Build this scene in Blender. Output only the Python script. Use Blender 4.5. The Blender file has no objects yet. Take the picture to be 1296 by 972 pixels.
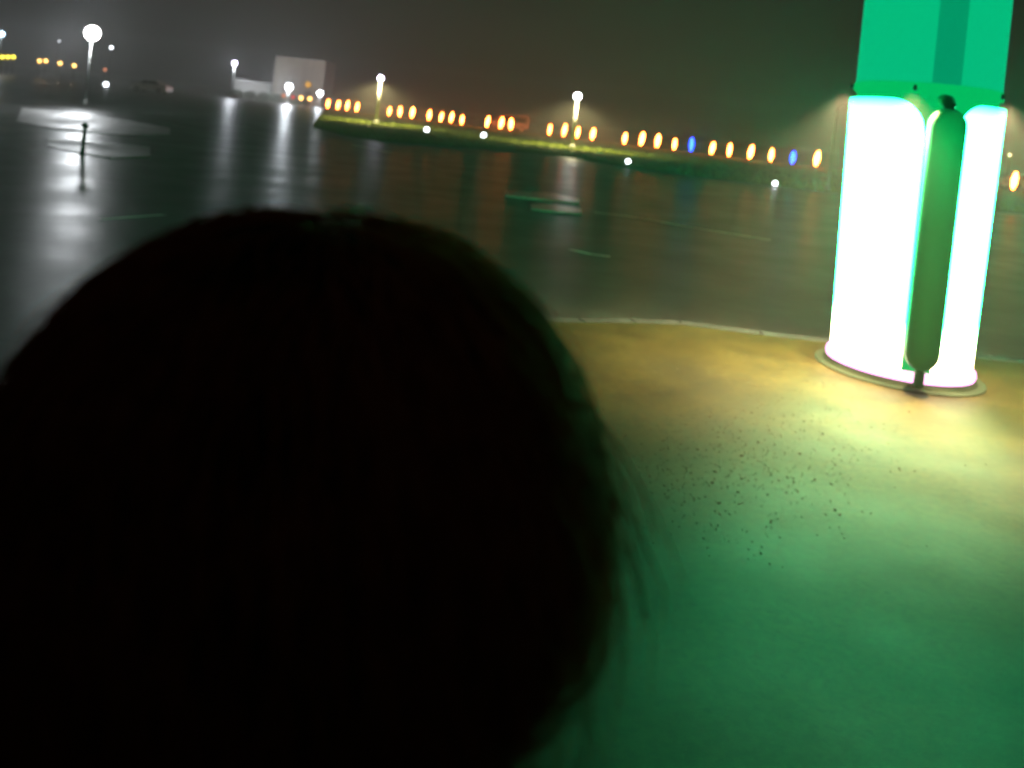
import bpy, bmesh, math, random
from mathutils import Vector, Matrix
random.seed(7)
C = bpy.context.scene.collection
SC = bpy.context.scene
PI = math.pi

# ---------------------------------------------------------------- camera
H = 1.65                 # camera height above the raised pavement
ROLL = math.radians(6.0)
F = 1100.0               # focal length in photograph pixels (1296 wide)
cam = bpy.data.cameras.new('camera')
cam.sensor_width = 36.0
cam.lens = 36.0*F/1296.0
cam.shift_y = -340.0/1296.0
cam.clip_start = 0.02
cam.clip_end = 3000
cam.dof.use_dof = True
cam.dof.focus_distance = 1.25
cam.dof.aperture_fstop = cam.lens/1000.0/0.006
cam_o = bpy.data.objects.new('camera', cam)
C.objects.link(cam_o)
cam_o.matrix_world = Matrix.Translation((0, 0, H)) @ Matrix.Rotation(PI/2, 4, 'X') @ Matrix.Rotation(ROLL, 4, 'Z')
SC.camera = cam_o

# ---------------------------------------------------------------- world
w = bpy.data.worlds.new('World'); SC.world = w; w.use_nodes = True
nt = w.node_tree; nt.nodes.clear()
bg = nt.nodes.new('ShaderNodeBackground'); wo = nt.nodes.new('ShaderNodeOutputWorld')
sky = nt.nodes.new('ShaderNodeTexSky'); sky.sky_type = 'NISHITA'; sky.sun_disc = False
sky.sun_elevation = math.radians(-9); sky.sun_rotation = math.radians(200)
mixw = nt.nodes.new('ShaderNodeMix'); mixw.data_type = 'RGBA'; mixw.blend_type = 'ADD'
mixw.inputs['Factor'].default_value = 1.0
nt.links.new(sky.outputs[0], mixw.inputs[6])
mixw.inputs[7].default_value = (0.10, 0.062, 0.066, 1)      # town light pollution, brownish
nt.links.new(mixw.outputs[2], bg.inputs[0]); bg.inputs[1].default_value = 0.07
nt.links.new(bg.outputs[0], wo.inputs[0])

# ---------------------------------------------------------------- exposure and renderer
SC.view_settings.view_transform = 'Standard'; SC.view_settings.look = 'None'
SC.view_settings.exposure = 0.0; SC.view_settings.gamma = 1.0
SC.render.engine = 'CYCLES'
SC.cycles.use_denoising = True
SC.cycles.max_bounces = 6; SC.cycles.diffuse_bounces = 3; SC.cycles.glossy_bounces = 3
SC.cycles.volume_bounces = 0
SC.cycles.sample_clamp_indirect = 3.0
SC.cycles.sample_clamp_direct = 60.0
SC.cycles.caustics_reflective = False; SC.cycles.caustics_refractive = False

# ---------------------------------------------------------------- pixel helpers (photograph pixels)
cr, sr = math.cos(ROLL), math.sin(ROLL)
def ray(px, py):
    u = (px-648.0)/F; v = (146.0-py)/F
    return u*cr - v*sr, u*sr + v*cr
def V(px, py, Y):
    a, b = ray(px, py); return Vector((a*Y, Y, H+b*Y))
def G(px, py, z=0.0):
    a, b = ray(px, py); Y = (H-z)/(-b); return Vector((a*Y, Y, z))
ROAD = -0.12

# ---------------------------------------------------------------- materials
MATS = {}
def mat(name, col, rough=0.7, metal=0.0, noise=0.0, nscale=8.0, bump=0.0, bscale=60.0, emit=None, estr=0.0, spec=0.5):
    if name in MATS: return MATS[name]
    m = bpy.data.materials.new(name); m.use_nodes = True; n = m.node_tree
    b = n.nodes['Principled BSDF']
    b.inputs['Roughness'].default_value = rough; b.inputs['Metallic'].default_value = metal
    b.inputs['Base Color'].default_value = (*col, 1)
    b.inputs['Specular IOR Level'].default_value = spec
    tc = n.nodes.new('ShaderNodeTexCoord')
    if noise > 0:
        t = n.nodes.new('ShaderNodeTexNoise'); t.inputs['Scale'].default_value = nscale; t.inputs['Detail'].default_value = 6
        n.links.new(tc.outputs['Object'], t.inputs['Vector'])
        r = n.nodes.new('ShaderNodeValToRGB')
        r.color_ramp.elements[0].position = 0.3; r.color_ramp.elements[1].position = 0.7
        r.color_ramp.elements[0].color = (*[c*(1-noise) for c in col], 1)
        r.color_ramp.elements[1].color = (*[min(1, c*(1+noise)) for c in col], 1)
        n.links.new(t.outputs['Fac'], r.inputs['Fac']); n.links.new(r.outputs['Color'], b.inputs['Base Color'])
    if bump > 0:
        t2 = n.nodes.new('ShaderNodeTexNoise'); t2.inputs['Scale'].default_value = bscale; t2.inputs['Detail'].default_value = 4
        n.links.new(tc.outputs['Object'], t2.inputs['Vector'])
        bp = n.nodes.new('ShaderNodeBump'); bp.inputs['Strength'].default_value = bump; bp.inputs['Distance'].default_value = 0.02
        n.links.new(t2.outputs['Fac'], bp.inputs['Height']); n.links.new(bp.outputs['Normal'], b.inputs['Normal'])
    if emit:
        b.inputs['Emission Color'].default_value = (*emit, 1); b.inputs['Emission Strength'].default_value = estr
    MATS[name] = m
    return m

def ground_mat(name, dark, light, scale, rmin, rmax, bump, speck=0.0, wet=0.5):
    """granular paving: mottled colour, dark grit, damp patches in the gloss"""
    m = bpy.data.materials.new(name); m.use_nodes = True; n = m.node_tree; L = n.links
    b = n.nodes['Principled BSDF']; tc = n.nodes.new('ShaderNodeTexCoord')
    def noise(s, d=6, r=0.55):
        t = n.nodes.new('ShaderNodeTexNoise'); t.inputs['Scale'].default_value = s; t.inputs['Detail'].default_value = d
        t.inputs['Roughness'].default_value = r; L.new(tc.outputs['Object'], t.inputs['Vector']); return t.outputs['Fac']
    def ramp(src, p0, p1, c0, c1):
        r = n.nodes.new('ShaderNodeValToRGB'); e = r.color_ramp.elements
        e[0].position = p0; e[1].position = p1; e[0].color = (*c0, 1); e[1].color = (*c1, 1)
        L.new(src, r.inputs['Fac']); return r.outputs['Color']
    def mul(a, bb):
        x = n.nodes.new('ShaderNodeMix'); x.data_type = 'RGBA'; x.blend_type = 'MULTIPLY'; x.inputs['Factor'].default_value = 1
        L.new(a, x.inputs[6]); L.new(bb, x.inputs[7]); return x.outputs[2]
    c = ramp(noise(scale), 0.32, 0.68, dark, light)
    c = mul(c, ramp(noise(scale*0.22, 3), 0.35, 0.65, (0.62, 0.64, 0.62), (1, 1, 1)))
    c = mul(c, ramp(noise(22, 5, 0.7), 0.40, 0.58, (0.5, 0.5, 0.48), (1, 1, 1)))
    c = mul(c, ramp(noise(170, 3, 0.7), 0.35, 0.62, (0.68, 0.68, 0.68), (1, 1, 1)))
    if speck:
        vo = n.nodes.new('ShaderNodeTexVoronoi'); vo.inputs['Scale'].default_value = 9; L.new(tc.outputs['Object'], vo.inputs['Vector'])
        c = mul(c, ramp(vo.outputs['Distance'], 0.07, 0.15, (1-speck, 1-speck, 1-speck), (1, 1, 1)))
    L.new(c, b.inputs['Base Color'])
    mr = n.nodes.new('ShaderNodeMapRange'); mr.inputs['From Min'].default_value = 0.35; mr.inputs['From Max'].default_value = 0.65
    mr.inputs['To Min'].default_value = rmin; mr.inputs['To Max'].default_value = rmax
    L.new(noise(0.7, 3), mr.inputs['Value']); L.new(mr.outputs[0], b.inputs['Roughness'])
    b.inputs['Specular IOR Level'].default_value = wet
    bp = n.nodes.new('ShaderNodeBump'); bp.inputs['Strength'].default_value = bump; bp.inputs['Distance'].default_value = 0.012
    L.new(noise(240, 4, 0.7), bp.inputs['Height']); L.new(bp.outputs['Normal'], b.inputs['Normal'])
    return m

def glow(name, col, s):
    if name in MATS: return MATS[name]
    m = bpy.data.materials.new(name); m.use_nodes = True; n = m.node_tree; n.nodes.clear()
    e = n.nodes.new('ShaderNodeEmission'); o = n.nodes.new('ShaderNodeOutputMaterial')
    e.inputs[0].default_value = (*col, 1); e.inputs[1].default_value = s
    n.links.new(e.outputs[0], o.inputs[0]); MATS[name] = m
    return m

def glow_height(name, stops, zmax, mul):
    """lamp tube whose own light changes colour with height (coloured diodes stacked in the tube)"""
    m = bpy.data.materials.new(name); m.use_nodes = True; n = m.node_tree; n.nodes.clear()
    e = n.nodes.new('ShaderNodeEmission'); o = n.nodes.new('ShaderNodeOutputMaterial')
    tc = n.nodes.new('ShaderNodeTexCoord'); sp = n.nodes.new('ShaderNodeSeparateXYZ')
    mr = n.nodes.new('ShaderNodeMapRange'); mr.inputs['From Max'].default_value = zmax
    r = n.nodes.new('ShaderNodeValToRGB')
    n.links.new(tc.outputs['Object'], sp.inputs[0]); n.links.new(sp.outputs['Z'], mr.inputs['Value'])
    n.links.new(mr.outputs[0], r.inputs['Fac'])
    el = r.color_ramp.elements
    for i, (p, c) in enumerate(stops):
        x = el[i] if i < 2 else el.new(p)
        x.position = p; x.color = (*c, 1)
    n.links.new(r.outputs['Color'], e.inputs[0]); e.inputs[1].default_value = mul
    n.links.new(e.outputs[0], o.inputs[0])
    return m

# ---------------------------------------------------------------- object helpers
def link(name, me, m=None, parent=None, smooth=False):
    o = bpy.data.objects.new(name, me); C.objects.link(o)
    if m: me.materials.append(m)
    if smooth:
        for p in me.polygons: p.use_smooth = True
    if parent: o.parent = parent
    return o
def from_bm(name, bm, m, parent=None, smooth=False):
    bmesh.ops.recalc_face_normals(bm, faces=bm.faces[:])
    me = bpy.data.meshes.new(name); bm.to_mesh(me); bm.free()
    return link(name, me, m, parent, smooth)
def thing(name, label, cat, loc, rotz=0, group=None):
    o = bpy.data.objects.new(name, None); C.objects.link(o); o.empty_display_size = 0.3
    o.location = loc; o.rotation_euler = (0, 0, rotz); o['label'] = label; o['category'] = cat
    if group: o['group'] = group
    return o
def struct(o): o['kind'] = 'structure'; return o
def stuff(o): o['kind'] = 'stuff'; return o
def lathe(prof, seg=32, bm=None, cx=0, cy=0):
    bm = bm or bmesh.new(); rings = []
    for r, z in prof:
        rings.append([bm.verts.new((cx+r*math.cos(2*PI*i/seg), cy+r*math.sin(2*PI*i/seg), z)) for i in range(seg)])
    for a, b in zip(rings, rings[1:]):
        for i in range(seg):
            bm.faces.new((a[i], a[(i+1) % seg], b[(i+1) % seg], b[i]))
    bm.faces.new(rings[0][::-1]); bm.faces.new(rings[-1])
    return bm
def box(cx, cy, cz, sx, sy, sz, bm=None, bev=0.0):
    own = bmesh.new(); bmesh.ops.create_cube(own, size=1)
    bmesh.ops.scale(own, vec=(sx, sy, sz), verts=own.verts)
    if bev: bmesh.ops.bevel(own, geom=own.edges[:], offset=bev, segments=2, affect='EDGES', profile=0.6)
    bmesh.ops.translate(own, vec=(cx, cy, cz), verts=own.verts)
    if bm is None: return own
    me = bpy.data.meshes.new('tmp'); own.to_mesh(me); own.free(); bm.from_mesh(me); bpy.data.meshes.remove(me)
    return bm
def tube(pts, rads, seg=8, bm=None):
    bm = bm or bmesh.new(); rings = []
    for i, p in enumerate(pts):
        p = Vector(p); d = (Vector(pts[min(i+1, len(pts)-1)]) - Vector(pts[max(i-1, 0)])).normalized()
        a = d.cross(Vector((0, 0, 1)) if abs(d.z) < 0.9 else Vector((1, 0, 0))).normalized(); b = d.cross(a)
        r = rads[i] if isinstance(rads, (list, tuple)) else rads
        rings.append([bm.verts.new(p + a*r*math.cos(2*PI*k/seg) + b*r*math.sin(2*PI*k/seg)) for k in range(seg)])
    for a, b in zip(rings, rings[1:]):
        for k in range(seg):
            bm.faces.new((a[k], a[(k+1) % seg], b[(k+1) % seg], b[k]))
    bm.faces.new(rings[0][::-1]); bm.faces.new(rings[-1])
    return bm
def sheet(pts, z, thick=0.0):
    bm = bmesh.new(); vs = [bm.verts.new((p[0], p[1], z)) for p in pts]; f = bm.faces.new(vs)
    if thick:
        r = bmesh.ops.extrude_face_region(bm, geom=[f])
        bmesh.ops.translate(bm, vec=(0, 0, -thick), verts=[v for v in r['geom'] if isinstance(v, bmesh.types.BMVert)])
    return bm
def copy_tree(o, label=None, loc=None, rotz=None):
    c = o.copy(); C.objects.link(c)
    if label: c['label'] = label
    if loc is not None: c.location = loc
    if rotz is not None: c.rotation_euler = (0, 0, rotz)
    def kids(src, dst):
        for ch in list(src.children):
            k = ch.copy(); C.objects.link(k); k.parent = dst; kids(ch, k)
    kids(o, c)
    return c
def point(parent, loc, col, power, r=0.1):
    l = bpy.data.lights.new('lamp_light', 'POINT'); l.energy = power; l.color = col; l.shadow_soft_size = r
    o = bpy.data.objects.new('lamp_light', l); C.objects.link(o); o.location = loc; o.parent = parent
    return o

# ================================================================ SETTING
asphalt = ground_mat('asphalt', (0.020, 0.018, 0.019), (0.040, 0.037, 0.037), 1.6, 0.30, 0.39, 0.08, wet=0.035)
paving = ground_mat('sandy_paving', (0.022, 0.018, 0.0045), (0.044, 0.035, 0.0085), 2.4, 0.45, 0.62, 0.3, speck=0.7, wet=0.08)
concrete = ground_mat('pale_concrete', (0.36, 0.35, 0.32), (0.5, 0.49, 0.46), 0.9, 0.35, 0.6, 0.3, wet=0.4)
kerbm = mat('kerb_stone_grey', (0.022, 0.022, 0.024), 0.95, spec=0.03, noise=0.25, nscale=5, bump=0.3)

struct(from_bm('road', sheet([(-700, -60), (700, -60), (700, 1200), (-700, 1200)], ROAD), asphalt))

# raised pavement the camera, the person and the light column stand on; its left edge is drawn in so dark asphalt stands in for unlit ground
edge_px = [(690, 400), (735, 403), (800, 403.5), (860, 406), (960, 419), (1080, 432), (1250, 450), (1420, 470)]
edge = [G(x, y) for x, y in edge_px]
edge = [Vector((-0.7, 6.3, 0)), Vector((-0.2, 6.95, 0))] + [Vector((p.x, p.y, 0)) for p in edge[1:]] + [Vector((9, edge[-1].y+0.3, 0))]
edge = [Vector((-1.0, 4.4, 0)), Vector((-0.95, 5.4, 0))] + edge
pv = [(-0.9, 2.6), (-0.85, -8), (9.2, -8)] + [(p.x, p.y-0.14) for p in reversed(edge)]
struct(from_bm('pavement', sheet([(p[0], p[1]) for p in pv], 0.0, 0.115), paving))

kerb = struct(bpy.data.objects.new('kerb', None)); C.objects.link(kerb)
poly = [Vector((-0.85, -2.0, 0)), Vector((-0.9, 2.6, 0))] + edge
stone_me = None
for a, b in zip(poly, poly[1:]):
    n = max(1, round((b-a).length/0.9)); d = (b-a)/n
    for i in range(n):
        c = a + d*(i+0.5)
        if stone_me is None:
            s = from_bm('kerb_stone', box(0, 0, 0, 1, 0.15, 0.13, bev=0.012), kerbm); stone_me = s.data
        else:
            s = link('kerb_stone', stone_me)
        s.parent = kerb; s.location = (c.x, c.y-0.06, -0.0625+random.uniform(0, 0.002))
        s.rotation_euler = (0, 0, math.atan2(d.y, d.x)); s.scale = (d.length-0.012, 1, 1)

# loose dark grit on the pavement
bm = bmesh.new()
for i in range(1500):
    px = random.gauss(920, 110); py = random.gauss(540, 75)
    if py < 450 or py > 720: continue
    g = G(px, py)
    if (g - G(1136, 468)).length < 0.75: continue
    r = random.uniform(0.0016, 0.0042)*(1 if random.random() < 0.9 else 1.7)
    m4 = Matrix.Translation((g.x, g.y, r*0.35)) @ Matrix.Rotation(random.uniform(0, 6), 4, 'Z') @ Matrix.Diagonal((1.3, 1, 0.6, 1))
    bmesh.ops.create_icosphere(bm, subdivisions=1, radius=r, matrix=m4)
stuff(from_bm('grit', bm, mat('grit_dark', (0.04, 0.033, 0.02), 0.9)))

# grass verge behind the road, in front of the lanterns
near_px = [(396, 160), (430, 170), (480, 179), (560, 185), (640, 190), (720, 199), (800, 213), (900, 226), (1040, 243), (1330, 275)]
far_w = [V(x, y, d) for x, y, d in [(1330, 200, 66), (1050, 200, 74), (900, 200, 80), (700, 200, 92), (520, 200, 104), (405, 200, 114)]]
near_w = [G(x, y, ROAD) for x, y in near_px]
grassm = ground_mat('grass_ground', (0.10, 0.13, 0.010), (0.17, 0.22, 0.015), 0.35, 0.85, 0.95, 0.6, wet=0.1)
vp = [(p.x, p.y) for p in near_w] + [(p.x, p.y) for p in far_w]
struct(from_bm('grass_verge', sheet(vp, ROAD+0.05, 0.045), grassm))
bm = bmesh.new()
def inside(x, y):
    c = False; j = len(vp)-1
    for i in range(len(vp)):
        if (vp[i][1] > y) != (vp[j][1] > y) and x < (vp[j][0]-vp[i][0])*(y-vp[i][1])/(vp[j][1]-vp[i][1])+vp[i][0]: c = not c
        j = i
    return c
cnt = 0
while cnt < 26000:
    x = random.uniform(-26, 42); y = 34 + 82*random.random()**1.3
    if not inside(x, y): continue
    cnt += 1
    h = random.uniform(0.05, 0.17); a = random.uniform(0, PI); w_ = random.uniform(0.02, 0.05)
    dx, dy = math.cos(a)*w_, math.sin(a)*w_
    v1 = bm.verts.new((x-dx, y-dy, ROAD+0.05)); v2 = bm.verts.new((x+dx, y+dy, ROAD+0.05))
    v3 = bm.verts.new((x+random.uniform(-.06, .06), y+random.uniform(-.06, .06), ROAD+0.05+h)); bm.faces.new((v1, v2, v3))
stuff(from_bm('grass', bm, mat('grass_blade', (0.17, 0.22, 0.016), 0.8)))

# painted road lines
paint = mat('road_paint', (0.62, 0.6, 0.55), 0.5, noise=0.35, nscale=3)
def strip(name, pts, wd, label=None):
    P = [G(x, y, ROAD) for x, y in pts]; L_, R_ = [], []
    for i, p in enumerate(P):
        d = (P[min(i+1, len(P)-1)]-P[max(i-1, 0)]).normalized(); nn = Vector((-d.y, d.x, 0))*wd/2
        L_.append(p+nn); R_.append(p-nn)
    return struct(from_bm(name, sheet([(q.x, q.y) for q in L_+R_[::-1]], ROAD+0.004), paint))
strip('lane_line', [(752, 269), (790, 273), (870, 287), (975, 304)], 0.16)
strip('lane_line', [(722, 316), (748, 322), (772, 325)], 0.12)
strip('lane_line', [(128, 278), (165, 275), (208, 272)], 0.12)
strip('lane_line', [(448, 184), (470, 188), (492, 193)], 0.35)
slabm = mat('pinkish_reflection', (0.7, 0.46, 0.38), 0.3, noise=0.2, nscale=2, spec=1.0)
# two added slabs: lamp reflections on the wet road, put into pale pink
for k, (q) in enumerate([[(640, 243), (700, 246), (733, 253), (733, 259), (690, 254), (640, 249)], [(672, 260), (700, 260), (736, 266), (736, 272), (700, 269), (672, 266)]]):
    struct(from_bm('reflection_slab', sheet([(g.x, g.y) for g in (G(x, y, ROAD) for x, y in q)], ROAD+0.03, 0.026), slabm))
# pale concrete apron under the floodlight
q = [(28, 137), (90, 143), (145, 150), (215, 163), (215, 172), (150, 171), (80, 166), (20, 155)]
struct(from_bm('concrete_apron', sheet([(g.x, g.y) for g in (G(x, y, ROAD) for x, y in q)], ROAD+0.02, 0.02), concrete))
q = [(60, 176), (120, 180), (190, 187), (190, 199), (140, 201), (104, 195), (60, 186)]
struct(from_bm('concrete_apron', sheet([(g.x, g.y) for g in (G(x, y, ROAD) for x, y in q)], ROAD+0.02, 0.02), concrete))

# ================================================================ LIGHT COLUMN
base = G(1136, 469)
col = thing('light_column', 'huge glowing green and white light column on the sandy pavement at right', 'light column', base)
R0 = 0.545
dark = mat('dark_metal', (0.03, 0.035, 0.033), 0.7, metal=0.0, noise=0.2)
housing = mat('housing_paint', (0.12, 0.16, 0.13), 0.5)
from_bm('base_plate', lathe([(0.665, 0.002), (0.665, 0.008), (0.655, 0.012), (0.60, 0.016), (0.58, 0.045)], 64), mat('plate_dark', (0.012, 0.02, 0.012), 0.8, spec=0.1), col)
rim = glow('rim_glow', (1.0, 0.42, 0.80), 3.0)
from_bm('base_rim', lathe([(0.545, 0.047), (0.575, 0.05), (0.582, 0.075), (0.575, 0.10), (0.53, 0.11)], 64), rim, col, True)
from_bm('core', lathe([(0.50, 0.111), (0.50, 2.12)], 64), glow('core_green', (0.0, 1.0, 0.22), 0.5), col, True)
tube_m = glow_height('tube_light', [(0.0, (0.13, 0.09, 0.07)), (0.10, (0.11, 0.09, 0.05)), (0.22, (0.006, 0.19, 0.06)), (0.85, (0.0055, 0.34, 0.125)), (0.95, (0.0055, 0.27, 0.10)), (0.99, (0.0, 0.006, 0.003))], 2.1, 200.0)
# direction from the column to the camera, angles measured from it (positive = to the right in view)
to_cam = math.atan2(-base.y, -base.x)
def ang(deg): return to_cam + math.radians(deg)
def curved_panel(a0, a1, z0, z1, r, thick, rc, nseg=36):
    """curved plate with rounded upper corners"""
    bm = bmesh.new(); rows = []
    for i in range(nseg+1):
        t = i/nseg; a = math.radians(a0+(a1-a0)*t); s = min(t, 1-t)*math.radians(abs(a1-a0))*r
        top = z1 if s >= rc else z1 - rc + math.sqrt(max(0, rc*rc-(rc-s)**2))
        rows.append([[bm.verts.new((q*math.cos(to_cam+a), q*math.sin(to_cam+a), z0+(top-z0)*j/6)) for j in range(7)] for q in (r, r-thick)])
    for A, B in zip(rows, rows[1:]):
        for s in (0, 1):
            for j in range(6): bm.faces.new((A[s][j], B[s][j], B[s][j+1], A[s][j+1]))
        bm.faces.new((A[0][0], A[1][0], B[1][0], B[0][0])); bm.faces.new((A[0][6], B[0][6], B[1][6], A[1][6]))
    for A in (rows[0], rows[-1]):
        for j in range(6): bm.faces.new((A[0][j], A[0][j+1], A[1][j+1], A[1][j]))
    return bm
upper_m = glow('upper_panel_green', (0.001, 0.62, 0.25), 0.8)
for a0, a1 in ((-155, 2), (27, 182)):
    from_bm('lamp_panel', curved_panel(a0, a1, 0.112, 2.07, R0, 0.03, 0.26 if a0 < 0 else 0.2, 60), tube_m, col, True)
    from_bm('upper_panel', curved_panel(a0-1, a1+1, 2.20, 5.2, 0.515, 0.02, 0.001, 48), upper_m, col, True)
from_bm('collar', lathe([(0.50, 2.122), (0.525, 2.13), (0.525, 2.19), (0.50, 2.198)], 64), glow('core_green', (0, 1, .22), 0.5), col)  # collar given a green glow so its shaded underside does not show
from_bm('mast', lathe([(0.49, 2.202), (0.49, 5.3), (0.52, 5.32), (0.52, 5.4)], 48), glow('mast_green', (0.0, 0.36, 0.15), 0.85), col, True)  # mast glow stands in for the green veil between the upper panels
podm = mat('pod_veil_green', (0.01, 0.22, 0.09), 0.45)  # green colour stands in for lamp glare over a dark bar
_n = podm.node_tree; _b = _n.nodes['Principled BSDF']; _o = [x for x in _n.nodes if x.type == 'OUTPUT_MATERIAL'][0]
_t = _n.nodes.new('ShaderNodeBsdfTranslucent'); _t.inputs[0].default_value = (0.012, 0.20, 0.13, 1)      # translucency added so the dark bar takes on the green veil
_m = _n.nodes.new('ShaderNodeMixShader'); _m.inputs[0].default_value = 0.5
_n.links.new(_b.outputs[0], _m.inputs[1]); _n.links.new(_t.outputs[0], _m.inputs[2]); _n.links.new(_m.outputs[0], _o.inputs[0])
for k in range(2):
    a = ang(13.5+180*k); rr = 0.655
    rad = Vector((math.cos(a), math.sin(a), 0)); tan = Vector((-math.sin(a), math.cos(a), 0))
    bm = bmesh.new()
    W2, z0, z1, T = 0.125, 0.16, 2.02, 0.075
    out = []
    for i in range(13): t = PI*i/12; out.append((W2*math.cos(t), z1-W2+W2*math.sin(t)))
    for i in range(13): t = PI+PI*i/12; out.append((W2*math.cos(t), z0+W2+W2*math.sin(t)))
    lay = []
    for s, sc in ((-T, 0.72), (-T*0.55, 0.95), (0, 1), (T*0.55, 0.95), (T, 0.72)):
        lay.append([bm.verts.new(rad*(rr+s)+tan*(u*sc)+Vector((0, 0, (z0+z1)/2+(v-(z0+z1)/2)*(1-(1-sc)*0.12)))) for u, v in out])
    for A, B in zip(lay, lay[1:]):
        for i in range(26): bm.faces.new((A[i], A[(i+1) % 26], B[(i+1) % 26], B[i]))
    bm.faces.new(lay[0]); bm.faces.new(lay[-1])
    pod = from_bm('pod', bm, podm, col, True)
    p0 = rad*rr
    from_bm('stem', tube([p0+Vector((0, 0, 1.98)), p0+Vector((0, 0, 2.03)), rad*0.60+Vector((0, 0, 2.07)), rad*0.50+Vector((0, 0, 2.08))], [0.05, 0.045, 0.045, 0.045], 12), podm, col, True)
    from_bm('stem', tube([p0+Vector((0, 0, 0.045)), p0+Vector((0, 0, 0.18))], 0.038, 12), podm, col, True)

# added warm spots with small fittings under the collar, to brighten the ground round the foot
for dg_ in (-70, -8, 62):
    a = ang(dg_); q = Vector((0.562*math.cos(a), 0.562*math.sin(a), 2.132))
    from_bm('added_downlight', lathe([(0.012, q.z), (0.014, q.z+0.02), (0.010, q.z+0.04)], 14, None, q.x, q.y), dark, col)
    l = bpy.data.lights.new('lamp_light', 'SPOT'); l.energy = 2900; l.color = (1.0, 0.66, 0.32); l.spot_size = math.radians(100); l.spot_blend = 1.0; l.shadow_soft_size = 0.05
    lo_ = bpy.data.objects.new('lamp_light', l); C.objects.link(lo_); lo_.parent = col
    lo_.location = (q.x*1.05, q.y*1.05, q.z-0.03)
    lo_.rotation_euler = Vector((math.cos(a)*0.2, math.sin(a)*0.2, -1)).to_track_quat('-Z', 'Y').to_euler()

# the lit tube narrows slightly towards its foot
for o_ in col.children:
    if o_.type == 'MESH' and not o_.name.startswith(('upper_panel', 'mast')):
        for v in o_.data.vertices:
            f_ = 0.915 + 0.085*min(1, max(0, v.co.z/2.1)); v.co.x *= f_; v.co.y *= f_

# ================================================================ LANTERN ROW
white_paint = mat('white_post_paint', (0.3, 0.3, 0.29), 0.5)
black_paint = mat('black_paint', (0.03, 0.03, 0.03), 0.5)
def lantern(name, gm, label, cat, loc, light, group):
    t = thing(name, label, cat, loc, 0, group)
    from_bm('foot', lathe([(0.14, 0), (0.14, 0.05), (0.06, 0.09), (0.06, 0.24)], 12), black_paint, t)
    from_bm('globe', lathe([(0.06, 0.241), (0.11, 0.40), (0.165, 0.62), (0.165, 0.93), (0.11, 1.2), (0.05, 1.34)], 14), gm, t, True)
    from_bm('cap', lathe([(0.14, 1.342), (0.13, 1.37), (0.03, 1.42)], 12), black_paint, t)
    return t
def depth_k(k): return 110*(1-0.0107*k)
orange = glow('orange_globe', (1.0, 0.16, 0.022), 85)
blue = glow('blue_globe', (0.008, 0.035, 1.0), 32)
ks = {0: 415, 1: 427, 2: 439, 3: 451, 5: 478, 6: 492, 7: 506, 8: 521, 10: 543, 11: 558, 12: 570, 13: 585, 15: 616, 16: 633, 17: 647,
      20: 696, 21: 713, 22: 731, 23: 750, 25: 791, 26: 811, 27: 832, 28: 854, 29: 876, 30: 901, 31: 923, 32: 949, 33: 976, 34: 1004, 35: 1033, 43: 1283}
ordw = ['first', 'second', 'third', 'fourth', 'fifth', 'sixth', 'seventh', 'eighth']
groups = [(range(0, 4), 'leftmost four above the grass'), (range(5, 9), 'four under the violet-tinged tall lamp'),
          (range(10, 14), 'four just left of the parked van'), (range(15, 18), 'three before the pale parked van'),
          (range(20, 24), 'four at the central tall lamp'), (range(25, 29), 'four left of the purple-ringed lantern'),
          (range(30, 34), 'four between the two blue lanterns')]
lab = {}
for rg, txt in groups:
    n = len(rg)
    for i, k in enumerate(rg): lab[k] = 'orange lantern, %s in the %s' % (ordw[i], txt)
lab[29] = 'purple-ringed deep blue globe lantern, left one of the two blue ones'
lab[34] = 'brighter cyan blue globe lantern nearer the light column'
lab[35] = 'single orange globe lantern between cyan blue lantern and light column'
lab[43] = 'orange globe lantern at the right edge beyond the light column'
proto = protob = None
for k, px in ks.items():
    px += random.uniform(-.6, .6); Y = depth_k(k)*random.uniform(.99, 1.01); a, _ = ray(px, 146-0.105*(648-px)+10); loc = (a*Y, Y, ROAD+0.05)
    if k in (29, 34):
        if protob is None: o = protob = lantern('blue_lantern', blue, lab[k], 'lantern', loc, None, 'lanterns along the far edge of the grass')
        else: o = copy_tree(protob, lab[k], loc)
    else:
        if proto is None: o = proto = lantern('orange_lantern', orange, lab[k], 'lantern', loc, None, 'lanterns along the far edge of the grass')
        else: o = copy_tree(proto, lab[k], loc)

    q = random.uniform(.86, 1.1); o.scale = (q*random.uniform(.9, 1.15), q, q); o.rotation_euler = (random.uniform(-.03, .03), random.uniform(0, .16), 0)

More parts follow.
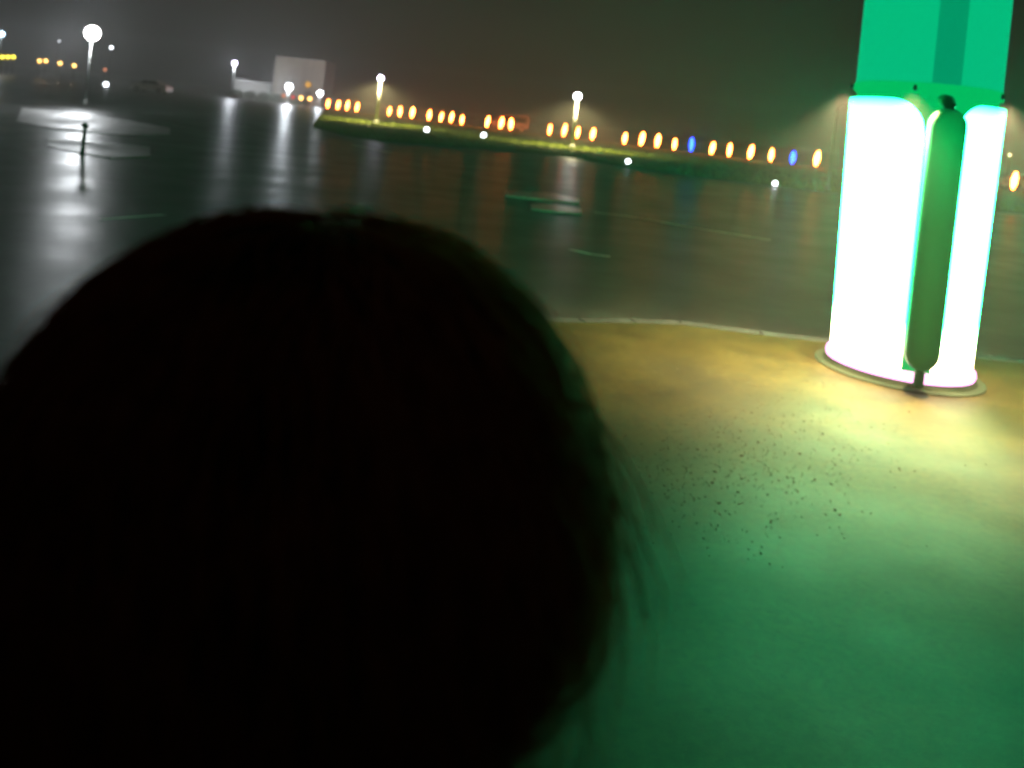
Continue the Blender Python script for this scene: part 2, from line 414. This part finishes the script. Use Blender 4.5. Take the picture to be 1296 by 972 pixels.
# ================================================================ DISTANT POST LAMPS
def post_lamp(name, label, px, py, Y, col_, power, rg, head=(1, 1, 1), estr=40, foot=None, group=None, pole=0.09, cat='street lamp', arm=0.0):
    p = V(px, py, Y); z = ROAD+(foot or 0.0); hh = p.z - z
    t = thing(name, label, cat, (p.x, p.y, z), 0, group)
    from_bm('base', lathe([(pole*2.0, 0), (pole*2.0, 0.12), (pole*1.4, 0.3)], 14), white_paint, t)
    from_bm('pole', tube([(arm, 0, 0.3), (arm, 0, hh*0.6), (arm, 0, hh-rg*0.9)] if not arm else [(0, 0, 0.3), (0, 0, hh*0.75), (0, 0, hh-rg*0.9)], [pole*1.2, pole, pole*0.8], 12), white_paint, t, True)
    bm = lathe([(rg*0.35, hh-rg*0.95), (rg*0.8, hh-rg*0.6), (rg, hh), (rg*0.8, hh+rg*0.6), (rg*0.35, hh+rg*0.92)], 20)
    from_bm('globe', bm, glow('head_%s' % name+str(px), head, estr), t, True)
    from_bm('cap', lathe([(rg*0.5, hh+rg*0.93), (rg*0.3, hh+rg*1.15), (0.02, hh+rg*1.2)], 12), black_paint, t)
    if power > 0: point(t, (0, -rg*1.25, hh), col_, power, rg*0.9)
    if power < 0:                                   # shaded lamp: throws its light down on the grass
        l = bpy.data.lights.new('lamp_light', 'SPOT'); l.energy = -power; l.color = col_; l.spot_size = math.radians(166); l.spot_blend = 0.7; l.shadow_soft_size = rg
        lo_ = bpy.data.objects.new('lamp_light', l); C.objects.link(lo_); lo_.parent = t; lo_.location = (0, -rg*1.25, hh-rg)
    return t
cool = (0.86, 0.92, 1.0); warm = (1.0, 0.84, 0.36); violet = (0.80, 0.72, 1.0)
GL = 'distant lamps on poles'
flood = post_lamp('floodlight_mast', 'brightest white floodlight on a pole at upper left', 117, 42, 45, (0.9, 0.95, 1.0), 1500, 0.38, (1, 0.97, 0.95), 40, pole=0.05, cat='floodlight')
post_lamp('street_lamp', 'violet-tinged lamp on a pole above the low white shed', 297, 80, 132, cool, 1500, 0.36, violet, 30, group=GL, pole=0.16)
post_lamp('street_lamp', 'bright lamp in front of the pale block building, left part', 366, 110, 123, cool, 5500, 0.48, cool, 40, group=GL, pole=0.12)
post_lamp('street_lamp', 'small white lamp at the right foot of the pale block building', 405, 118, 120, cool, 900, 0.38, cool, 30, group=GL, pole=0.1)
post_lamp('street_lamp', 'violet-tinged tall lamp above the left part of the grass', 482, 99, 68, warm, -8500, 0.22, violet, 40, group=GL, pole=0.12)
post_lamp('street_lamp', 'tall white lamp on a pole in the middle of the lantern row', 731, 122, 58, warm, -7500, 0.24, (1, 1, 1), 50, group=GL, pole=0.11)
post_lamp('street_lamp', 'blue-white lamp cut off by the left edge of the picture', 2, 43, 140, cool, 500, 0.42, (0.5, 0.75, 1), 20, group=GL, pole=0.1)
post_lamp('street_lamp', 'tiny white lamp left of the bright floodlight', 75, 52, 160, cool, 0, 0.16, cool, 6, group=GL, pole=0.06)
post_lamp('street_lamp', 'tiny white lamp just right of the bright floodlight', 141, 60, 150, cool, 0, 0.22, cool, 18, group=GL, pole=0.06)
post_lamp('street_lamp', 'small dim lamp over the pale vehicle at the right edge', 1278, 196, 90, warm, 0, 0.16, warm, 5, group=GL, pole=0.06)
l = bpy.data.lights.new('lamp_light', 'SPOT'); l.energy = 4500; l.color = (0.95, 0.97, 1.0); l.spot_size = math.radians(44); l.spot_blend = 1.0; l.shadow_soft_size = 0.4
lo_ = bpy.data.objects.new('lamp_light', l); C.objects.link(lo_); lo_.parent = flood; lo_.location = (0, -0.6, V(117, 42, 45).z-ROAD-0.3)
lo_.rotation_euler = Vector((1.5, -19, -3.9)).to_track_quat('-Z', 'Y').to_euler()
# lanterns on posts far left
for i, (px, py, gm, lb) in enumerate([
        (3, 72, 'y', 'yellow lantern on a post at the left edge, outermost of three'), (10, 72, 'y', 'yellow lantern on a post, middle one of three at the left edge'),
        (17, 72, 'y', 'yellow lantern on a post, innermost of three at the left edge'), (50, 77, 'o', 'orange lantern on a post, left one of the close pair'),
        (58, 77, 'o', 'orange lantern on a post, right one of the close pair'), (76, 80, 'o', 'dim orange lantern on a post between the pair and a brighter one'),
        (94, 83, 'o', 'orange lantern on a post nearest left of the floodlight beam'), (133, 88, 'd', 'faint reddish lantern on a post right of the floodlight'),
        (359, 121, 'd', 'faint reddish lantern under the pale block building, leftmost'), (371, 123, 'r', 'dull red lantern beside the bright lamp of the block building'),
        (381, 124, 'o', 'amber lantern below the middle of the pale block building'), (392, 125, 'o', 'amber lantern below the right part of the pale block building'),
        (390, 107, 'w', 'amber lamp on a post before the lower right of the block wall')]):
    cols = {'y': ((1, .75, .05), 7), 'o': ((1, .5, .12), 9), 'd': ((1, .32, .15), 1.2), 'r': ((1, .1, .1), 1.2), 'w': ((1, .5, .08), 1.2)}[gm]
    post_lamp('post_lantern', lb, px, py, 124 if px < 300 else 116, (1, .5, .15), 0, 0.26 if px != 390 else 0.4, cols[0], cols[1], group='small lanterns on posts in the distance', pole=0.05, cat='lantern')

# small white ground lights
gl = None
for px, py, lb in [(540, 163, 'small white ground light in the grass below the third lantern group'), (612, 170, 'small white ground light in the grass below the group of three lanterns'),
                   (795, 202, 'small white ground light at the grass edge, left of the blue lanterns'), (981, 229, 'small white ground light on the road side nearest the light column'),
                   (134, 107, 'small bluish ground light beside the floodlight pole')]:
    g = G(px, py+2, ROAD+0.18)
    if gl is None:
        gl = t = thing('ground_light', lb, 'ground light', (g.x, g.y, ROAD+0.02), 0, 'small white ground lights')
        from_bm('housing', lathe([(0.16, 0), (0.16, 0.08), (0.12, 0.10)], 14), black_paint, t)
        from_bm('lens', lathe([(0.12, 0.101), (0.16, 0.2), (0.14, 0.32), (0.06, 0.38)], 14), glow('ground_lens', (0.85, 0.92, 1.0), 14), t, True)
    else:
        t = copy_tree(gl, lb, (g.x, g.y, ROAD+0.02))
    t.scale = (g.y/62,)*3

# bollard on the lit concrete
g = G(104, 196, ROAD)
t = thing('bollard', 'thin dark bollard standing on the floodlit pale concrete', 'bollard', (g.x, g.y, ROAD))
from_bm('post', lathe([(0.055, 0), (0.05, 0.05), (0.042, 0.1), (0.038, 0.56)], 14), black_paint, t, True)
from_bm('knob', lathe([(0.03, 0.561), (0.062, 0.58), (0.07, 0.62), (0.055, 0.66), (0.02, 0.68)], 14), black_paint, t, True)

# slim unlit lamp post just left of the column
p = V(1052, 200, 36); hh = (V(1068, 128, 36).z - ROAD)
t = thing('lamp_post', 'slim unlit swan-neck lamp post just left of the light column', 'lamp post', (p.x, p.y, ROAD))
from_bm('base', lathe([(0.12, 0), (0.12, 0.1), (0.07, 0.3)], 12), white_paint, t)
pts = [(0, 0, 0.3), (0, 0, hh*0.6), (0.02, 0, hh*0.85)] + [(0.05+0.28*(1-math.cos(q)), 0, hh*0.9+0.22*math.sin(q)) for q in (0.3, 0.8, 1.3, 1.7)]
from_bm('pole', tube(pts, [0.05, 0.04, 0.035, 0.03, 0.03, 0.03, 0.03], 10), white_paint, t, True)
from_bm('head', box(0.47, 0, hh*0.9+0.19, 0.30, 0.14, 0.06, bev=0.02), white_paint, t)

# ================================================================ BUILDINGS
wallm = mat('block_wall', (0.55, 0.52, 0.42), 0.85, noise=0.12, nscale=0.8, bump=0.2, bscale=4)
trim = mat('wall_trim', (0.5, 0.48, 0.42), 0.8)
roofm = mat('roof_dark', (0.08, 0.08, 0.08), 0.8)
Y = 132
pl, pr = V(346, 112, Y), V(408, 112, Y); top = V(352, 72, Y).z
bw = pr.x-pl.x; bx = (pl.x+pr.x)/2; bh = top-ROAD
b = thing('block_building', 'tall pale windowless block building behind the bright lamp', 'building', (bx, Y, ROAD))
from_bm('wall', box(0, 4, bh/2, bw, 8, bh), wallm, b)
n = 6
for i in range(n):
    for r in range(3):
        ww = bw/n; hh_ = (bh-0.3)/3
        from_bm('wall_panel', box(-bw/2+ww*(i+0.5), -0.045, 0.02+hh_*(r+0.5), ww-0.09, 0.08, hh_-0.08, bev=0.02), wallm, b)
from_bm('parapet', box(0, 4, bh+0.09, bw+0.3, 8.3, 0.18, bev=0.03), trim, b)
from_bm('corner_strip', box(-bw/2-0.06, -0.06, bh/2, 0.16, 0.2, bh-0.02), trim, b)
from_bm('corner_strip', box(bw/2+0.06, -0.06, bh/2, 0.16, 0.2, bh-0.02), trim, b)
from_bm('door', box(bw*0.22, -0.11, 1.05, 1.0, 0.06, 2.1, bev=0.01), roofm, b)
s0, s1 = V(297, 104, 134), V(346, 106, 134)
sh = V(300, 100, 134).z-ROAD
s = thing('white_shed', 'long low white shed left of the tall block building', 'shed', ((s0.x+s1.x)/2, 134, ROAD))
sw = s1.x-s0.x
whitew = mat('shed_white', (0.72, 0.72, 0.68), 0.7, noise=0.1, nscale=1)
from_bm('wall', box(0, 2, (sh-0.3)/2, sw, 4, sh-0.3), whitew, s)
for i in range(6):
    from_bm('wall_panel', box(-sw/2+sw/6*(i+.5), -0.03, (sh-0.35)/2+0.05, sw/6-0.08, 0.06, sh-0.5, bev=0.01), whitew, s)
bm = bmesh.new()
q = [(-sw/2-.2, -.3, sh-.32), (sw/2+.2, -.3, sh-.6), (sw/2+.2, 4.2, sh-.4), (-sw/2-.2, 4.2, sh-.1)]
lo = [bm.verts.new(v) for v in q]; hi = [bm.verts.new((v[0], v[1], v[2]+.32)) for v in q]
bm.faces.new(lo[::-1]); bm.faces.new(hi)
for i in range(4): bm.faces.new((lo[i], lo[(i+1) % 4], hi[(i+1) % 4], hi[i]))
from_bm('roof', bm, whitew, s)

# added dark shrubs, standing in for the dark at the feet of the buildings
leafm = mat('shrub_leaf', (0.03, 0.045, 0.02), 0.8)
woodm = mat('shrub_wood', (0.05, 0.04, 0.03), 0.9)
def shrub(label, x, y, w2, h):
    t = thing('shrub', label, 'shrub', (x, y, ROAD), 0, 'added dark shrubs before the buildings')
    bm = bmesh.new()
    for i in range(900):
        a = random.uniform(0, 2*PI); r = math.sqrt(random.random())*w2*(0.85+0.25*math.sin(a*3+x))
        z = 0.15 + (h-0.15)*random.random()*math.sqrt(max(0.05, 1-(r/(w2*1.15))**2))
        c = Vector((r*math.cos(a), r*math.sin(a)*0.7, z)); s_ = random.uniform(0.06, 0.13)
        u = Vector((random.gauss(0, 1), random.gauss(0, 1), random.gauss(0, 1))).normalized(); v = u.orthogonal().normalized(); v2 = u.cross(v)
        bm.faces.new([bm.verts.new(c+v*s_), bm.verts.new(c+v2*s_*.5), bm.verts.new(c-v*s_), bm.verts.new(c-v2*s_*.5)])
    from_bm('foliage', bm, leafm, t)
    bm = bmesh.new()
    for i in range(6):
        a = i*1.05; tube([(0, 0, 0), (math.cos(a)*w2*.3, math.sin(a)*w2*.2, h*.4), (math.cos(a)*w2*.6, math.sin(a)*w2*.4, h*.75)], [.04, .03, .01], 5, bm)
    from_bm('branches', bm, woodm, t)
for i, (px, lb) in enumerate([(300, 'added dark shrub before the left end of the white shed'), (318, 'added dark shrub before the middle of the white shed'),
                              (336, 'added dark shrub before the right end of the white shed'), (352, 'added dark shrub at the left corner of the block building'),
                              (377, 'added dark shrub before the middle of the block building')]):
    p = V(px, 110, 126+i % 2); shrub(lb, p.x, p.y, 1.3, 1.35)

# ================================================================ PARKED VEHICLES
def vehicle(name, label, cat, loc, rotz, paintc, van=False):
    t = thing(name, label, cat, loc, rotz, None)
    pm = mat('paint_'+name+cat, paintc, 0.35); gm = mat('car_glass', (0.02, 0.02, 0.025), 0.1); tm = mat('tyre_rubber', (0.02, 0.02, 0.02), 0.9); rm = mat('wheel_rim', (0.4, 0.4, 0.4), 0.3, metal=0.8)
    Lh = 2.15; W2 = 0.86
    prof = [(-Lh, .32), (-Lh, .62), (-2.08, .86), (-1.25, .98), (-.62, 1.40), (.75, 1.46), (1.55, 1.12), (2.05, 1.02), (Lh, .75), (Lh, .32)] if not van else \
           [(-Lh, .32), (-Lh, .75), (-2.0, 1.05), (-1.55, 1.15), (-1.0, 1.78), (1.9, 1.86), (Lh, 1.7), (Lh, .32)]
    def slab(pr, w, y0=0):
        bm = bmesh.new(); A = [bm.verts.new((x, -w*(1 if z < 1.05 else 0.86), z)) for x, z in pr]; B = [bm.verts.new((x, w*(1 if z < 1.05 else 0.86), z)) for x, z in pr]
        bm.faces.new(A); bm.faces.new(B[::-1]); n_ = len(pr)
        for i in range(n_): bm.faces.new((A[i], B[i], B[(i+1) % n_], A[(i+1) % n_]))
        return bm
    bm = slab(prof, W2); bmesh.ops.bevel(bm, geom=bm.edges[:], offset=0.04, segments=2, affect='EDGES')
    from_bm('body', bm, pm, t, False)
    zt = 1.38 if not van else 1.66
    for sx in (-1, 1):
        for (xa, xb, xc, xd) in ([(-1.05, -.1, -.1, -.55), (0.0, 1.3, .8, 0.0)] if not van else [(-1.25, -.3, -.3, -.95), (-.15, 1.8, 1.8, -.15)]):
            bm = bmesh.new(); y_ = sx*(W2*0.86+0.012); yb = sx*(W2+0.012)
            vs = [bm.verts.new((xa, yb, 1.02)), bm.verts.new((xb, yb, 1.02)), bm.verts.new((xc, y_, zt)), bm.verts.new((xd, y_, zt))]
            f = bm.faces.new(vs); r = bmesh.ops.extrude_face_region(bm, geom=[f]); bmesh.ops.translate(bm, vec=(0, -sx*.02, 0), verts=[v for v in r['geom'] if isinstance(v, bmesh.types.BMVert)])
            from_bm('side_window', bm, gm, t)
    for x in (-1.35, 1.3):
        for sy in (-1, 1):
            bm = lathe([(.2, -.1), (.30, -.1), (.32, -.06), (.32, .06), (.30, .1), (.2, .1)], 20)
            bmesh.ops.rotate(bm, matrix=Matrix.Rotation(PI/2, 3, 'X'), verts=bm.verts); bmesh.ops.translate(bm, vec=(x, sy*(W2-.06), .32), verts=bm.verts)
            wh = from_bm('wheel', bm, tm, t)
            bm = lathe([(.04, -.11), (.19, -.105), (.19, .105), (.04, .11)], 14)
            bmesh.ops.rotate(bm, matrix=Matrix.Rotation(PI/2, 3, 'X'), verts=bm.verts); bmesh.ops.translate(bm, vec=(x, sy*(W2-.055), .32), verts=bm.verts)
            from_bm('rim', bm, rm, wh)
    for sy in (-1, 1):
        from_bm('headlight', box(-Lh-.005, sy*.6, .68, .06, .3, .14, bev=.02), rm, t)
        from_bm('tail_light', box(Lh+.005, sy*.66, .8, .05, .22, .16, bev=.02), mat('tail_red', (.3, .01, .01), .3), t)
    return t
p = V(645, 165, 101); vehicle('parked_van', 'pale pinkish parked van behind the group of three lanterns', 'van', (p.x, p.y, ROAD), 0.05, (.62, .52, .48), True)
p = V(192, 110, 100); vehicle('parked_car', 'white parked car right of the bright floodlight', 'car', (p.x, p.y, ROAD), -0.1, (.7, .7, .66))
p = V(1300, 225, 70); vehicle('parked_car', 'pale parked car cut off by the right edge', 'car', (p.x, p.y, ROAD), 0.1, (.6, .55, .42))

# ================================================================ PERSON (seen from behind, close to the camera)
hc = V(385, 616, 0.33)                      # centre of the head
skin = mat('skin', (0.32, 0.17, 0.11), 0.55, noise=0.08, nscale=20)
cloth = mat('dark_jacket_cloth', (0.018, 0.012, 0.016), 0.9, noise=0.2, nscale=40, bump=0.2, bscale=200)
trouser = mat('dark_trouser_cloth', (0.015, 0.015, 0.02), 0.9)
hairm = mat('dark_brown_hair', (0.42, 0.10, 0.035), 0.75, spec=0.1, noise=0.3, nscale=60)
shoe = mat('black_shoe', (0.015, 0.015, 0.015), 0.4)
px_, py_ = hc.x-0.03, hc.y+0.02
per = thing('person', 'person seen from behind with dark brown hair and dark jacket, very close', 'person', (px_, py_, 0.0))
hz = hc.z
def skin_mesh(name, verts, edges, rads, m, parent, sub=2, root=0):
    me = bpy.data.meshes.new(name); me.from_pydata(verts, edges, []); me.update()
    o = link(name, me, None, parent)
    mod = o.modifiers.new('skin', 'SKIN'); mod.use_smooth_shade = True
    for i, r in enumerate(rads):
        me.skin_vertices[0].data[i].radius = (r if isinstance(r, tuple) else (r, r))
        me.skin_vertices[0].data[i].use_root = (i == root)
    s_ = o.modifiers.new('sub', 'SUBSURF'); s_.levels = sub; s_.render_levels = sub
    dg = bpy.context.evaluated_depsgraph_get(); ev = o.evaluated_get(dg)
    nm = bpy.data.meshes.new_from_object(ev); o.modifiers.clear(); o.data = nm; nm.materials.clear(); nm.materials.append(m)
    for p_ in nm.polygons: p_.use_smooth = True
    return o
hx, hy = hc.x-px_, hc.y-py_
# body: pelvis, spine, neck, head stub, arms with hands, legs
sho = hz-0.255
Vb = [(0, .02, .86), (0, .02, 1.0), (0, .02, 1.12), (0, .01, sho-.03), (hx*.4, .0, sho+.05), (hx, hy+.01, hz-.10), (hx, hy+.02, hz), (hx, hy+.02, hz+.05)]
Rb = [(.13, .10), (.115, .09), (.13, .095), (.12, .085), (.052, .055), (.065, .075), (.085, .095), (.07, .08)]
Eb = [(0, 1), (1, 2), (2, 3), (3, 4), (4, 5), (5, 6), (6, 7)]
for sx in (-1, 1):
    i0 = len(Vb)
    Vb += [(sx*.155, .01, sho-.01), (sx*.20, .02, sho-.12), (sx*.225, .03, sho-.30), (sx*.22, .10, sho-.42), (sx*.20, .17, sho-.52), (sx*.195, .20, sho-.57)]
    Rb += [.055, .045, .038, .032, .024, (.035, .018)]
    Eb += [(3, i0)] + [(i0+i, i0+i+1) for i in range(5)]
    hnd = i0+5
    for f, (dx, ln) in enumerate(((-.028, .05), (-.010, .06), (.010, .058), (.028, .045))):
        j = len(Vb); bx_, by_, bz_ = Vb[hnd]
        Vb += [(bx_+dx, by_+.02, bz_-.035), (bx_+dx*1.05, by_+.025, bz_-.035-ln*.5), (bx_+dx*1.0, by_+.012, bz_-.035-ln)]
        Rb += [.009, .008, .007]; Eb += [(hnd, j), (j, j+1), (j+1, j+2)]
    j = len(Vb); bx_, by_, bz_ = Vb[hnd]
    Vb += [(bx_-sx*.038, by_+.02, bz_-.005), (bx_-sx*.048, by_+.035, bz_-.035)]; Rb += [.011, .009]; Eb += [(hnd, j), (j, j+1)]
    i0 = len(Vb)
    Vb += [(sx*.09, .02, .78), (sx*.10, .03, .48), (sx*.10, .01, .26), (sx*.10, 0, .07), (sx*.11, .10, .035)]
    Rb += [.085, .058, .052, .036, .03]; Eb += [(0, i0)] + [(i0+i, i0+i+1) for i in range(4)]
body = skin_mesh('body', Vb, Eb, Rb, skin, per)
# skull with face: one smooth form joined over the head stub (ears, nose, mouth, eyes)
bm = bmesh.new(); bmesh.ops.create_uvsphere(bm, u_segments=40, v_segments=28, radius=1)
for v in bm.verts:
    x, y, z = v.co
    fz = 1.0
    if z < 0: x *= 1-0.30*z*z*1.0; y *= 1-0.12*z*z
    c = Vector((x*.070, y*.092, z*.096))
    if y > 0.55:                                    # face side (+y, away from the camera)
        c.y += 0.026*math.exp(-(x/.13)**2-((z+.12)/.16)**2)           # nose
        c.y += 0.007*math.exp(-(x/.30)**2-((z+.48)/.07)**2)           # lips
        c.y += 0.010*math.exp(-(x/.28)**2-((z+.85)/.16)**2)           # chin
        for s_ in (-1, 1): c.y -= 0.012*math.exp(-((x-s_*.38)/.17)**2-((z-.06)/.11)**2)   # eye sockets
    v.co = c + Vector((hx, hy, hz))
for s_ in (-1, 1):                                   # ears
    m4 = Matrix.Translation((hx+s_*.074, hy+.0, hz-.012)) @ Matrix.Rotation(s_*.35, 4, 'Z') @ Matrix.Diagonal((.010, .021, .033, 1))
    bmesh.ops.create_uvsphere(bm, u_segments=14, v_segments=10, radius=1, matrix=m4)
from_bm('head', bm, skin, per, True)
for s_ in (-1, 1):
    bm = bmesh.new(); bmesh.ops.create_uvsphere(bm, u_segments=14, v_segments=10, radius=.0115, matrix=Matrix.Translation((hx+s_*.028, hy+.077, hz+.008)))
    from_bm('eye', bm, mat('eye_white', (.6, .58, .55), .2), per, True)
# jacket
Vj = [(0, .02, .84), (0, .02, 1.0), (0, .02, 1.12), (0, .01, sho-.02), (hx*.3, .005, sho+.035)]
Rj = [(.16, .125), (.14, .11), (.15, .115), (.14, .105), (.07, .072)]
Ej = [(0, 1), (1, 2), (2, 3), (3, 4)]
for sx in (-1, 1):
    i0 = len(Vj)
    Vj += [(sx*.155, .01, sho-.01), (sx*.20, .02, sho-.12), (sx*.225, .03, sho-.30), (sx*.22, .10, sho-.42), (sx*.205, .16, sho-.50)]
    Rj += [.070, .060, .054, .047, .040]; Ej += [(3, i0)] + [(i0+i, i0+i+1) for i in range(4)]
skin_mesh('jacket', Vj, Ej, Rj, cloth, per)
Vt = [(0, .02, .90)]; Rt = [(.15, .115)]; Et = []
for sx in (-1, 1):
    i0 = len(Vt); Vt += [(sx*.09, .02, .78), (sx*.10, .03, .48), (sx*.10, .01, .26), (sx*.10, 0, .09)]; Rt += [.10, .075, .068, .060]
    Et += [(0, i0)] + [(i0+i, i0+i+1) for i in range(3)]
skin_mesh('trousers', Vt, Et, Rt, trouser, per)
for sx in (-1, 1):
    bm = box(sx*.105, .055, .045, .088, .26, .088, bev=.032)
    for v in bm.verts:
        if v.co.y > .08: v.co.z = .002+(v.co.z-.002)*.7
    from_bm('shoe', bm, shoe, per, True)
def squeeze(x, z):
    z = max(-1, z)
    if x > 0 and z < -0.25: x -= 1.5*x*(z+0.25)**2
    return x
# hair: a cap volume plus thousands of strands; wisps stand off at the right
bm = bmesh.new(); bmesh.ops.create_uvsphere(bm, u_segments=48, v_segments=32, radius=1)
RX, RY, RZ = 0.106, 0.114, 0.102
for v in bm.verts:
    x, y, z = v.co
    wob = 1+0.025*math.sin(7*x+3*z)+0.02*math.sin(11*z+5*y)
    c = Vector((x*RX*wob, y*RY*wob, z*RZ*wob))
    c.x = squeeze(c.x, z)
    if y > 0.55 and z < 0.35: c.y = min(c.y, .066)
    v.co = c+Vector((hx, hy, hz))
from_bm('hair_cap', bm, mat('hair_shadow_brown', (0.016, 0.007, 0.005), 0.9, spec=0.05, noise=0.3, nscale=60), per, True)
bm = bmesh.new()
hcen = Vector((hx, hy, hz))
def strand(d, ln, curl, rad, lift, free=0.0):
    pts = []; n0 = d.normalized()
    down = (Vector((0, 0, -1)) - n0*(-n0.z)); down = down.normalized() if down.length > 1e-3 else Vector((0, -1, 0))
    side = n0.cross(down)
    p_ = Vector((n0.x*RX, n0.y*RY, n0.z*RZ))*0.97
    ph = random.uniform(0, 6)
    for i in range(7):
        t = i/6
        q = p_ + down*ln*t + side*curl*math.sin(t*4+ph)
        e = Vector((q.x/RX, q.y/RY, q.z/RZ))
        q = q/e.length*(1.0+free*max(0, e.length-1)) + n0*(lift*math.sin(t*PI*.8))
        q.x = squeeze(q.x, q.z/RZ)
        pts.append(hcen+q)
    tube(pts, [rad, rad, rad, rad*.9, rad*.8, rad*.6, rad*.25], 3, bm)
for i in range(7000):
    z = random.uniform(-.75, 1); a = random.uniform(0, 2*PI)
    if math.sin(a) > 0.6 and z < 0.35: continue
    rr = math.sqrt(1-z*z); d = Vector((rr*math.cos(a), rr*math.sin(a), z))
    strand(d, random.uniform(.04, .10), random.uniform(.002, .008), random.uniform(.0003, .0006), random.uniform(.001, .008), random.uniform(0, .35))
for i in range(600):                    # looser wisps at the right side
    z = random.uniform(.02, .6); a = random.uniform(-1.0, 0.55)
    rr = math.sqrt(1-z*z); d = Vector((rr*math.cos(a), rr*math.sin(a), z))
    strand(d, random.uniform(.05, .10), random.uniform(.004, .012), random.uniform(.0003, .00055), random.uniform(.002, .012), random.uniform(0.0, 1.1))
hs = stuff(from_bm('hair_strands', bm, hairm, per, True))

# ================================================================ ADDED HAZE, standing in for lens glare around the lamps
bm = box(0, 190, 9.0, 520, 440, 20.3)
hz_o = from_bm('glare_haze', bm, None)
hz_o['kind'] = 'stuff'
hm = bpy.data.materials.new('glare_haze_air'); hm.use_nodes = True; n = hm.node_tree; n.nodes.clear()
pvn = n.nodes.new('ShaderNodeVolumePrincipled'); o = n.nodes.new('ShaderNodeOutputMaterial')
pvn.inputs['Color'].default_value = (0.95, 0.96, 1.0, 1); pvn.inputs['Density'].default_value = 0.0042; pvn.inputs['Anisotropy'].default_value = 0.05
n.links.new(pvn.outputs[0], o.inputs['Volume'])
hz_o.data.materials.append(hm)
